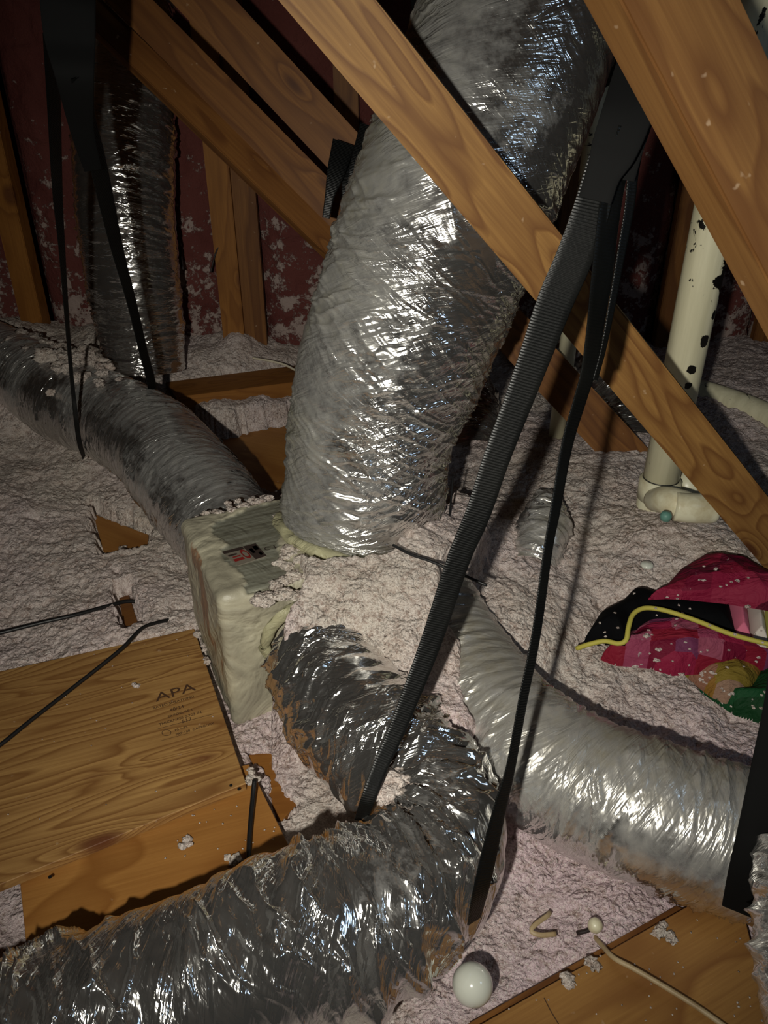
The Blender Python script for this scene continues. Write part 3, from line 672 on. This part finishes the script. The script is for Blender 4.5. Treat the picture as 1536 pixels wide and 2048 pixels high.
sr = empty('hanging_strap', pt(140, 0, 1.5)); tag(sr, 'black webbing strap at upper left slinging the dusty left duct', 'strap', 'black webbing duct straps')
rp(ribbon('strap_leg', [(165, 150, 1.5, 44), (172, 230, 1.6, 36), (192, 310, 1.72, 34), (211, 395, 1.84, 31), (235, 500, 2.0, 24), (262, 600, 2.15, 19), (286, 700, 2.3, 17), (302, 762, 2.42, 17), (306, 800, 2.5, 16)], M_WEB, sr, yaw=.5), sr)
rp(ribbon('strap_leg', [(104, 60, 1.5, 34), (108, 200, 1.6, 26), (115, 380, 1.78, 19), (124, 500, 1.9, 12), (134, 640, 2.05, 8), (142, 740, 2.2, 7), (149, 810, 2.32, 8), (158, 880, 2.44, 9), (168, 915, 2.52, 7)], M_WEB, sr, yaw=.9), sr)
rp(ribbon('strap_loop', [(138, -80, 1.45, 104), (136, 0, 1.45, 104), (140, 80, 1.48, 96), (150, 160, 1.5, 72), (164, 260, 1.6, 46), (186, 340, 1.7, 34)], M_LOOP, sr, th=.003), sr)

st = empty('hanging_strap', pt(1480, 1700, 1.1)); tag(st, 'wide black strap at the right edge wrapped round the silver duct', 'strap', 'black webbing duct straps')
rp(ribbon('strap_leg', [(1600, 1200, 1.04, 76), (1572, 1400, 1.08, 76), (1546, 1530, 1.11, 76), (1516, 1660, 1.13, 72), (1496, 1750, 1.15, 72), (1480, 1824, 1.19, 68)], M_LOOP, st, th=.004), st)
sm = empty('hanging_strap', pt(660, 380, 1.95)); tag(sm, 'short black strap end dangling over the paired beams left of the big duct', 'strap', 'black webbing duct straps')
rp(ribbon('strap_leg', [(688, 285, 1.96, 46), (672, 345, 1.95, 36), (660, 390, 1.95, 20), (652, 436, 1.96, 15)], M_WEB, sm), sm)
rp(ribbon('strap_leg', [(700, 300, 1.98, 36), (698, 370, 1.97, 30), (690, 430, 1.98, 16), (684, 480, 1.99, 10)], M_WEB, sm), sm)
rp(ribbon('strap_leg', [(735, 250, 1.97, 30), (715, 330, 1.96, 30), (700, 400, 1.97, 22)], M_WEB, sm), sm)

# ------------------------------------------------------------------ pipes
def vpipe(name, px, py, z, r, zt, mat, parent=None, n=40):
    p = atz(px, py, z)
    bm = bmesh.new(); bmesh.ops.create_cone(bm, cap_ends=True, segments=n, radius1=r, radius2=r, depth=zt-z)
    me = bpy.data.meshes.new(name); bm.to_mesh(me); bm.free()
    for f in me.polygons: f.use_smooth = len(f.vertices) == 4
    o = link(name, me, mat, parent); o.matrix_world = Matrix.Translation((p[0], p[1], (zt+z)/2)); return o
pp = atz(1311, 1010, .27)
root = empty('vent_pipe', pp); tag(root, 'thick cream plastic vent pipe with black smears and elbow fitting at right', 'pipe')
def zcyl(name, r, z0, z1, mat, bev=0, n=48):
    bm = bmesh.new(); bmesh.ops.create_cone(bm, cap_ends=True, segments=n, radius1=r, radius2=r, depth=z1-z0)
    bmesh.ops.translate(bm, verts=bm.verts, vec=(0, 0, (z0+z1)/2))
    if bev: bmesh.ops.bevel(bm, geom=[e for e in bm.edges if abs(e.verts[0].co.z-e.verts[1].co.z) < 1e-5], offset=bev, segments=2, affect='EDGES')
    me = bpy.data.meshes.new(name); bm.to_mesh(me); bm.free()
    for f in me.polygons: f.use_smooth = len(f.vertices) == 4
    return link(name, me, mat, root)
zcyl('pipe', .0465, -.1, 1.6, M_PVC); zcyl('coupling', .054, .02, .083, M_PVCW, .004); zcyl('fitting', .050, -.12, .022, M_PVCW, .002)
zcyl('joint_ring', .0475, .0825, .0855, M_CORD)
o = tube('elbow', [pt(1310, 1000, 2.02), pt(1330, 1000, 1.95), pt(1352, 1006, 1.92), pt(1375, 1012, 1.91)], [.030, .035, .037, .036], M_PVCW, root, 24); rp(o, root)
o = tube('branch', [pt(1350, 1013, 1.90), pt(1380, 1016, 1.895), pt(1415, 1017, 1.90), pt(1428, 1016, 1.90), pt(1436, 1015, 1.90)], [.036, .037, .037, .034, .016], M_PVCW, root, 28); rp(o, root)
o = tube('rear_cap', [pt(1362, 975, 2.16), pt(1385, 968, 2.10), pt(1392, 966, 2.08)], [.040, .040, .018], M_PVCW, root, 28); rp(o, root)
v = vpipe('vent_pipe', 1112, 884, .22, .0265, 2.2, M_PVC); v.location.z -= .05
tag(v, 'thin cream plastic vent pipe standing behind the black straps', 'pipe')
dp = empty('drain_pipe', pt(1500, 830, 2.5)); tag(dp, 'sloping cream plastic pipe at the right edge behind the long beam', 'pipe')
rp(tube('pipe', [pt(1330, 765, 2.85), pt(1470, 808, 2.68), pt(1640, 880, 2.45)], .046, M_PVC, dp, 28), dp)
rp(tube('branch', [pt(1492, 842, 2.66), pt(1512, 890, 2.60), pt(1532, 960, 2.5)], .026, M_PVCW, dp, 20), dp)
rp(tube('coupling', [pt(1524, 905, 2.58), pt(1540, 960, 2.5)], .033, M_PVCW, dp, 20), dp)

# ------------------------------------------------------------------ cords and wires
def cable(pts, r, mat, label, name='cord', cat='cord', flat=1., z=None):
    P = [pt(*p) if len(p) == 3 and z is None else atz(p[0], p[1], z if len(p) < 3 else p[2]) for p in pts]
    o = tube(name, P, r, mat, None, 10, .005, flat); tag(o, label, cat); return o
cable([(-60, 1282, .085), (0, 1266, .085), (80, 1246, .08), (150, 1230, .075), (215, 1212, .06), (255, 1203, .045), (293, 1204, .03)], .0052, M_CORD, 'black cord lying on the insulation left of the junction box', z=0)
cable([(337, 1240, .06), (312, 1246, .075), (282, 1258, .085), (240, 1300, .08), (150, 1372, .068), (60, 1442, .066), (0, 1490, .066), (-60, 1530, .066)], .0048, M_CORD, 'black cord curving across the stamped plywood board', z=0)
cable([(509, 1560, .07), (505, 1600, .055), (499, 1670, .045), (495, 1765, .04)], .0048, M_CORD, 'short black cord across the amber board beside its corner', z=0)
cable([(906, 950, 1.85), (901, 1010, 1.82), (893, 1070, 1.79), (886, 1108, 1.78)], .0024, M_CORD, 'thin black cable tie standing up right of the big duct foot', 'cable_tie', 'cable tie')
cable([(786, 1090, 1.62), (822, 1109, 1.60), (860, 1122, 1.585), (910, 1143, 1.57), (974, 1171, 1.56)], .0032, M_CORD, 'black cable tie lying on the heap behind the wide strap', 'cable_tie', 'cable tie')
cable([(1188, 1872, .005), (1205, 1892, .022), (1228, 1916, .045), (1265, 1936, .05), (1330, 1974, .048), (1400, 2018, .046), (1480, 2075, .044)], .0042, M_NM, 'tan electrical cable lying on the bottom right plywood board', 'electric_cable', 'cable', z=0)
cable([(505, 716, .28), (540, 722, .275), (570, 730, .265), (597, 744, .25), (620, 756, .24)], .0045, M_WHITEC, 'white cable on the insulation left of the big duct by the wall', 'electric_cable', 'cable', z=0)
cable([(168, 714, .37), (215, 718, .372), (262, 723, .365)], .003, M_WIRE, 'thin dark stick lying on insulation behind the left duct', 'wire', 'wire', z=0)
cable([(505, 376, 3.0), (490, 402, 3.02), (472, 428, 3.04), (450, 470, 3.06), (432, 505, 3.08), (421, 545, 3.1)], .0035, M_WIRE, 'thin dark wire crossing the pale wall studs', 'wire', 'wire')
cable([(336, 200, 3.0), (341, 290, 3.0), (345, 380, 3.0), (354, 460, 3.02), (366, 540, 3.05)], .006, M_WIRE, 'dark wire hanging right of the dark glinting duct', 'wire', 'wire')

# ------------------------------------------------------------------ bulb and bits
def lathe(name, prof, mat, M, parent=None, n=64):
    vs = []; fc = []
    for r, z in prof:
        for j in range(n):
            a = 2*math.pi*j/n; vs.append(M @ Vector((r*math.cos(a), r*math.sin(a), z)))
    for i in range(len(prof)-1):
        for j in range(n): fc.append((i*n+j, i*n+(j+1) % n, (i+1)*n+(j+1) % n, (i+1)*n+j))
    return link(name, frommesh(name, vs, fc, True), mat, parent)
c = pt(945, 1969, 1.175); axis = unit(np.array([.12, -.55, .75])); q = Vector(axis).to_track_quat('Z', 'Y').to_matrix().to_4x4()
M4 = Matrix.Translation(c) @ q; R = .031
prof = [(R*math.sin(a), R*math.cos(a)) for a in np.linspace(.001, 2.2, 26)]+[(.0215, -.024), (.0175, -.032), (.0145, -.040), (.0135, -.046)]
br_ = empty('light_bulb', c); tag(br_, 'white frosted light bulb stuck in the insulation below the bright duct', 'light bulb')
rp(lathe('glass_globe', prof, M_BULB, M4, br_), br_)
rp(lathe('screw_base', [(.0133, -.044)]+[(.0133-.0012*(k % 2), -.046-.0022*k) for k in range(9)]+[(.006, -.070), (.0001, -.073)], simple('bulb_base_metal', lin(170, 160, 140), .3, 1.), M4, br_), br_)
c = atz(1190, 1851, .03); M4 = Matrix.Translation(c) @ Matrix.Rotation(.5, 4, 'Y')
k = empty('white_knob', c); tag(k, 'tiny white round knob on pink insulation above the tan cable', 'knob')
rp(lathe('knob', [(.0001, .012), (.006, .0113), (.0105, .008), (.0125, .002), (.012, -.004), (.008, -.010), (.004, -.013), (.0001, -.014)], M_PVCW, M4, k), k)
rp(tube('shank', [c, c+np.array([-.012, -.002, -.012]), c+np.array([-.028, 0, -.022])], .0035, M_WIRE, k, 8), k)
cable([(1112, 1868, .028), (1080, 1870, .03), (1062, 1862, .032), (1072, 1848, .034), (1094, 1832, .03), (1100, 1824, .02)], .0042, M_NM, 'bent tan plastic strip half buried above the light bulb', 'plastic_strip', 'plastic strip', .5, z=0)
c = atz(1294, 1130, .27); o = lathe('plastic_disc', [(.0001, .006), (.012, .005), (.016, 0), (.012, -.005), (.0001, -.006)], M_BULB, Matrix.Translation(c)); tag(o, 'small pale round disc on the insulation above the colourful fabric', 'disc')
c = pt(1332, 1032, 1.86); o = lathe('plastic_plug', [(.0001, .012), (.010, .010), (.014, .002), (.012, -.010), (.0001, -.014)], simple('teal_plastic', lin(96, 140, 128), .5), Matrix.Translation(c)); tag(o, 'little teal plug at the foot of the cream pipe elbow', 'plug')

# ------------------------------------------------------------------ colourful fabric
def patchwork(name, cols, sc=9., rot=.2, seed=0., rough=.7):
    t = NT(name); ob = t.co('Object', (sc, sc*2.2, 0.001), (0, 0, rot), (seed, seed, 0))
    v = t.a('ShaderNodeTexVoronoi', {'Vector': ob, 'Scale': 2.0, 'Randomness': .35}, distance='CHEBYCHEV')
    s = t.a('ShaderNodeSeparateColor', {'Color': v.outputs['Color']}).outputs[0]
    c = t.ramp(s, [(i/len(cols), lin(*k)) for i, k in enumerate(cols)], 'CONSTANT')
    fl = t.noise(t.co('Object'), 70, 3, .6)
    c = t.mix(t.rampv(fl, [(.70, 0), (.74, .9)]), c, lin(226, 206, 200))
    n = t.bump(t.noise(t.co('Object', (1, 2, 1)), 14, 4, .6, 1.), .8, .02)
    return t.out(Base_Color=t.mix(1.0, c, (.45, .45, .48, 1), 'MULTIPLY'), Roughness=rough, Normal=n, Specular_IOR_Level=.2)
def puff(name, outline, mat, parent, z0, hgt, rr=.06, seed=1, fold=.012, slope=0.):
    """a stuffed panel over a ground outline, with folds"""
    P = np.array([atz(x, y, z0) for x, y in outline]); lo = P.min(0)-.01; hi = P.max(0)+.01; st = .0024
    X, Y = np.meshgrid(np.arange(lo[0], hi[0], st), np.arange(lo[1], hi[1], st)); sd = polysdf(X, Y, P)
    t = np.clip(sd/rr, 0, 1); Z = z0+hgt*np.sqrt(np.clip(1-(1-t)**2, 0, 1))+fold*(ridge(X*10+Y*4, Y*7, seed, 2)-.6)*np.clip(sd/.02, 0, 1)+(Y-lo[1])*slope
    Z = Z*1.0
    # snap outside verts to the outline so the edge is clean
    Q = P[:, :2]; best = np.full(X.shape, 1e9); BX = X.copy(); BY = Y.copy()
    for i in range(len(Q)):
        a = Q[i]; e = Q[(i+1) % len(Q)]-a; tt = np.clip(((X-a[0])*e[0]+(Y-a[1])*e[1])/(e@e+1e-12), 0, 1)
        cx = a[0]+tt*e[0]; cy = a[1]+tt*e[1]; dd = (X-cx)**2+(Y-cy)**2; u = dd < best
        best = np.where(u, dd, best); BX = np.where(u, cx, BX); BY = np.where(u, cy, BY)
    X = np.where(sd < 0, BX, X); Y = np.where(sd < 0, BY, Y); Z = np.where(sd < 0, z0, Z)
    msk = sd > -st*1.2
    m2 = msk.copy(); m2[:-1, :-1] = msk[:-1, :-1] & msk[1:, :-1] & msk[:-1, 1:] & msk[1:, 1:]
    me = gridmesh(name, np.stack([X, Y, Z], -1), mask=m2)
    bm = bmesh.new(); bm.from_mesh(me); bmesh.ops.delete(bm, geom=[v for v in bm.verts if not v.link_faces], context='VERTS'); bm.to_mesh(me); bm.free()
    for f in me.polygons: f.use_smooth = True
    o = link(name, me, mat, parent); o.matrix_parent_inverse = pinv(parent); return o
CR = [(150, 20, 60), (176, 30, 72), (120, 14, 50), (190, 50, 84), (160, 26, 60)]
PK = [(186, 40, 80), (196, 84, 116), (150, 70, 110), (204, 104, 128), (176, 34, 60), (150, 20, 60)]
fb = empty('colourful_cushion', atz(1400, 1280, .2)); tag(fb, 'crumpled crimson, black, pink and green fabric cushion with yellow piping on the insulation', 'cushion')
puff('crimson_panel', [(1296, 1200), (1328, 1180), (1353, 1153), (1392, 1130), (1441, 1122), (1480, 1131), (1509, 1146), (1536, 1158), (1620, 1200), (1620, 1240), (1536, 1222), (1451, 1208), (1373, 1200), (1334, 1198)], patchwork('crimson_patch', CR, 8), fb, .285, .055, .07, 3, .03)
blk = simple('black_fabric', lin(5, 5, 7), .85, bumpsc=30, bumpst=.3, spec=.1)
puff('black_panel', [(1168, 1284), (1195, 1240), (1235, 1220), (1255, 1200), (1277, 1194), (1300, 1200), (1334, 1194), (1373, 1198), (1455, 1212), (1472, 1290), (1400, 1276), (1350, 1262), (1300, 1256), (1262, 1262), (1250, 1292), (1225, 1290), (1196, 1292)], blk, fb, .225, .055, .05, 5, .012)
puff('pink_stripe', [(1450, 1214), (1492, 1220), (1500, 1290), (1462, 1284)], simple('pink_fabric', lin(206, 106, 132), .8), fb, .226, .058, .05, 7, .006)
puff('white_stripe', [(1490, 1219), (1524, 1224), (1534, 1296), (1498, 1290)], simple('white_fabric', lin(206, 196, 186), .8), fb, .226, .058, .05, 8, .006)
puff('lime_stripe', [(1522, 1224), (1600, 1236), (1610, 1306), (1532, 1296)], simple('lime_fabric', lin(186, 180, 92), .8), fb, .226, .058, .05, 9, .006)
puff('front_panel', [(1200, 1320), (1222, 1308), (1252, 1300), (1256, 1262), (1282, 1246), (1345, 1256), (1400, 1276), (1450, 1296), (1536, 1318), (1620, 1330), (1620, 1350), (1536, 1340), (1450, 1346), (1380, 1350), (1345, 1352), (1300, 1338), (1262, 1334), (1232, 1332)], patchwork('pink_patch', PK, 10, .1, 3.), fb, .175, .075, .055, 9, .016)
puff('amber_panel', [(1365, 1344), (1450, 1332), (1536, 1330), (1524, 1352), (1500, 1392), (1480, 1404), (1450, 1408), (1420, 1394), (1395, 1374), (1372, 1354)], patchwork('amber_patch', [(196, 140, 110), (190, 140, 60), (176, 150, 60), (200, 160, 130)], 5, .3, 5.), fb, .150, .055, .05, 11, .014)
puff('green_panel', [(1530, 1322), (1620, 1316), (1640, 1460), (1560, 1470), (1515, 1446), (1470, 1432), (1440, 1412), (1400, 1384), (1396, 1372), (1440, 1398), (1484, 1396), (1504, 1362)], patchwork('green_patch', [(28, 96, 50), (20, 78, 36), (60, 120, 44), (24, 100, 60)], 6, .5, 2.), fb, .135, .060, .06, 13, .014)
pip = [(1153, 1297, .215), (1180, 1288, .235), (1210, 1282, .245), (1236, 1287, .25), (1252, 1280, .26), (1257, 1254, .275), (1266, 1229, .285), (1285, 1217, .29), (1310, 1217, .29), (1345, 1225, .29), (1400, 1244, .29), (1450, 1264, .29), (1500, 1279, .29), (1620, 1308, .29)]
rp(tube('yellow_piping', [atz(x, y, z+.004) for x, y, z in pip], .0052, simple('yellow_piping', lin(176, 166, 70), .7), fb, 12), fb)

# ------------------------------------------------------------------ loose fluff on ducts, boards and fabric
from mathutils import noise as mno
def blob(bm, c, r, rnd, flat=.55):
    mm = Matrix.Identity(4); sub = 4 if r > .015 else (3 if r > .0025 else 1)
    g = bmesh.ops.create_icosphere(bm, subdivisions=sub, radius=1.0, matrix=mm); o = Vector((rnd.random()*50, rnd.random()*50, 0))
    ax, ay = rnd.uniform(.7, 1.2), rnd.uniform(.7, 1.2); f = r/.02
    for v in g['verts']:
        p = v.co.copy(); k = 1+.55*mno.noise(p*1.6+o)+.35*mno.noise(p*3.5*max(f, .6)+o)
        if sub > 2: k += .16*(1-2*abs(mno.noise(p*8*max(f, .6)+o)))+.10*mno.noise(p*18*max(f, .6)+o)
        v.co = Vector((c[0]+p.x*k*r*ax, c[1]+p.y*k*r*ay, c[2]+p.z*k*r*flat))
def clumps(name, items, seed, label):
    rnd = random.Random(seed); bm = bmesh.new()
    for (p, r, n, sx, sy) in items:
        for k in range(n):
            blob(bm, (p[0]+rnd.gauss(0, sx), p[1]+rnd.gauss(0, sy), p[2]+rnd.uniform(-.2, .2)*r), r*(rnd.uniform(.45, 1.0) if n > 1 else 1), rnd)
    me = bpy.data.meshes.new(name); bm.to_mesh(me); bm.free()
    for f in me.polygons: f.use_smooth = True
    o = link(name, me, M_INS); tag(o, label, 'insulation', kind='stuff'); return o
it = []
for x, y, d, r, n, sx in ((60, 715, 2.83, .07, 5, .07), (120, 722, 2.70, .06, 5, .06), (70, 745, 2.78, .05, 5, .05), (170, 745, 2.60, .035, 6, .04), (10, 700, 2.95, .08, 4, .08), (205, 752, 2.54, .018, 6, .03), (130, 772, 2.60, .022, 7, .05), (40, 775, 2.74, .03, 6, .06)):
    it.append((pt(x, y, d), r, n, sx, .04))
clumps('loose_fluff', it, 1, 'loose insulation fluff heaped on top of the dusty left duct')
it = []
for x, y in ((470, 1012), (490, 1006), (515, 1002), (540, 996), (565, 992), (450, 1020), (430, 1026), (405, 1034), (585, 1000), (580, 1020), (560, 1035), (575, 1050), (585, 1065)):
    it.append((atz(x, y, .358), .013, 3, .012, .006))
for x, y in ((585, 1105), (600, 1120), (575, 1130), (590, 1150), (575, 1165), (560, 1180), (545, 1190), (600, 1190), (530, 1196)):
    it.append((atz(x, y, .358), .017, 3, .009, .009))
clumps('loose_fluff', it, 2, 'loose insulation fluff scattered along the box lid edges')
it = [(pt(790, 1572, 1.26), .026, 3, .008, .008), (pt(775, 1590, 1.26), .018, 3, .012, .008)]
clumps('loose_fluff', it, 3, 'lump of insulation caught in the crease of the bright bent duct')
it = []
rnd = random.Random(5)
for x, y, z in ((500, 1540, .05), (505, 1555, .05), (497, 1565, .05), (410, 1325, .05), (406, 1300, .05), (408, 1318, .05), (395, 1268, .055), (268, 1370, .056), (360, 1256, .056), (258, 1280, .056), (1330, 1870, .036), (1340, 1876, .036), (1336, 1862, .036), (1140, 1962, .036), (1190, 1935, .036), (375, 1690, .034), (460, 1718, .034), (245, 1095, .02), (512, 850, .062), (520, 845, .062), (470, 862, .062)):
    it.append((atz(x, y, z+.002), .009, 3, .006, .005))
bpy.context.view_layer.update(); dg = bpy.context.evaluated_depsgraph_get()
for k in range(110):
    x = rnd.uniform(1200, 1530); y = rnd.uniform(1120, 1430); d = pt(x, y, 1.0)-CAM
    hit, loc, nor, idx, ob, mt = SC.ray_cast(dg, Vector(CAM), Vector(d).normalized())
    if hit and ob.parent is not None and ob.parent.name == 'colourful_cushion':
        it.append((np.array(loc), .0055, 2, .003, .002) if k % 4 == 0 else (np.array(loc), .0027, 1, 0, 0))
for k in range(120):
    i = rnd.choice([BOARD1, BOARD2, BOARDR]); a, b = rnd.random(), rnd.random(); p = (np.array(i[0])*(1-a)+np.array(i[1])*a)*(1-b)+(np.array(i[3])*(1-a)+np.array(i[2])*a)*b
    it.append((np.array([p[0], p[1], (.056 if i is BOARD1 else .036)]), .0018, 1, .001, .001))
clumps('loose_fluff', it, 4, 'crumbs of insulation scattered over the boards and the fabric cushion')
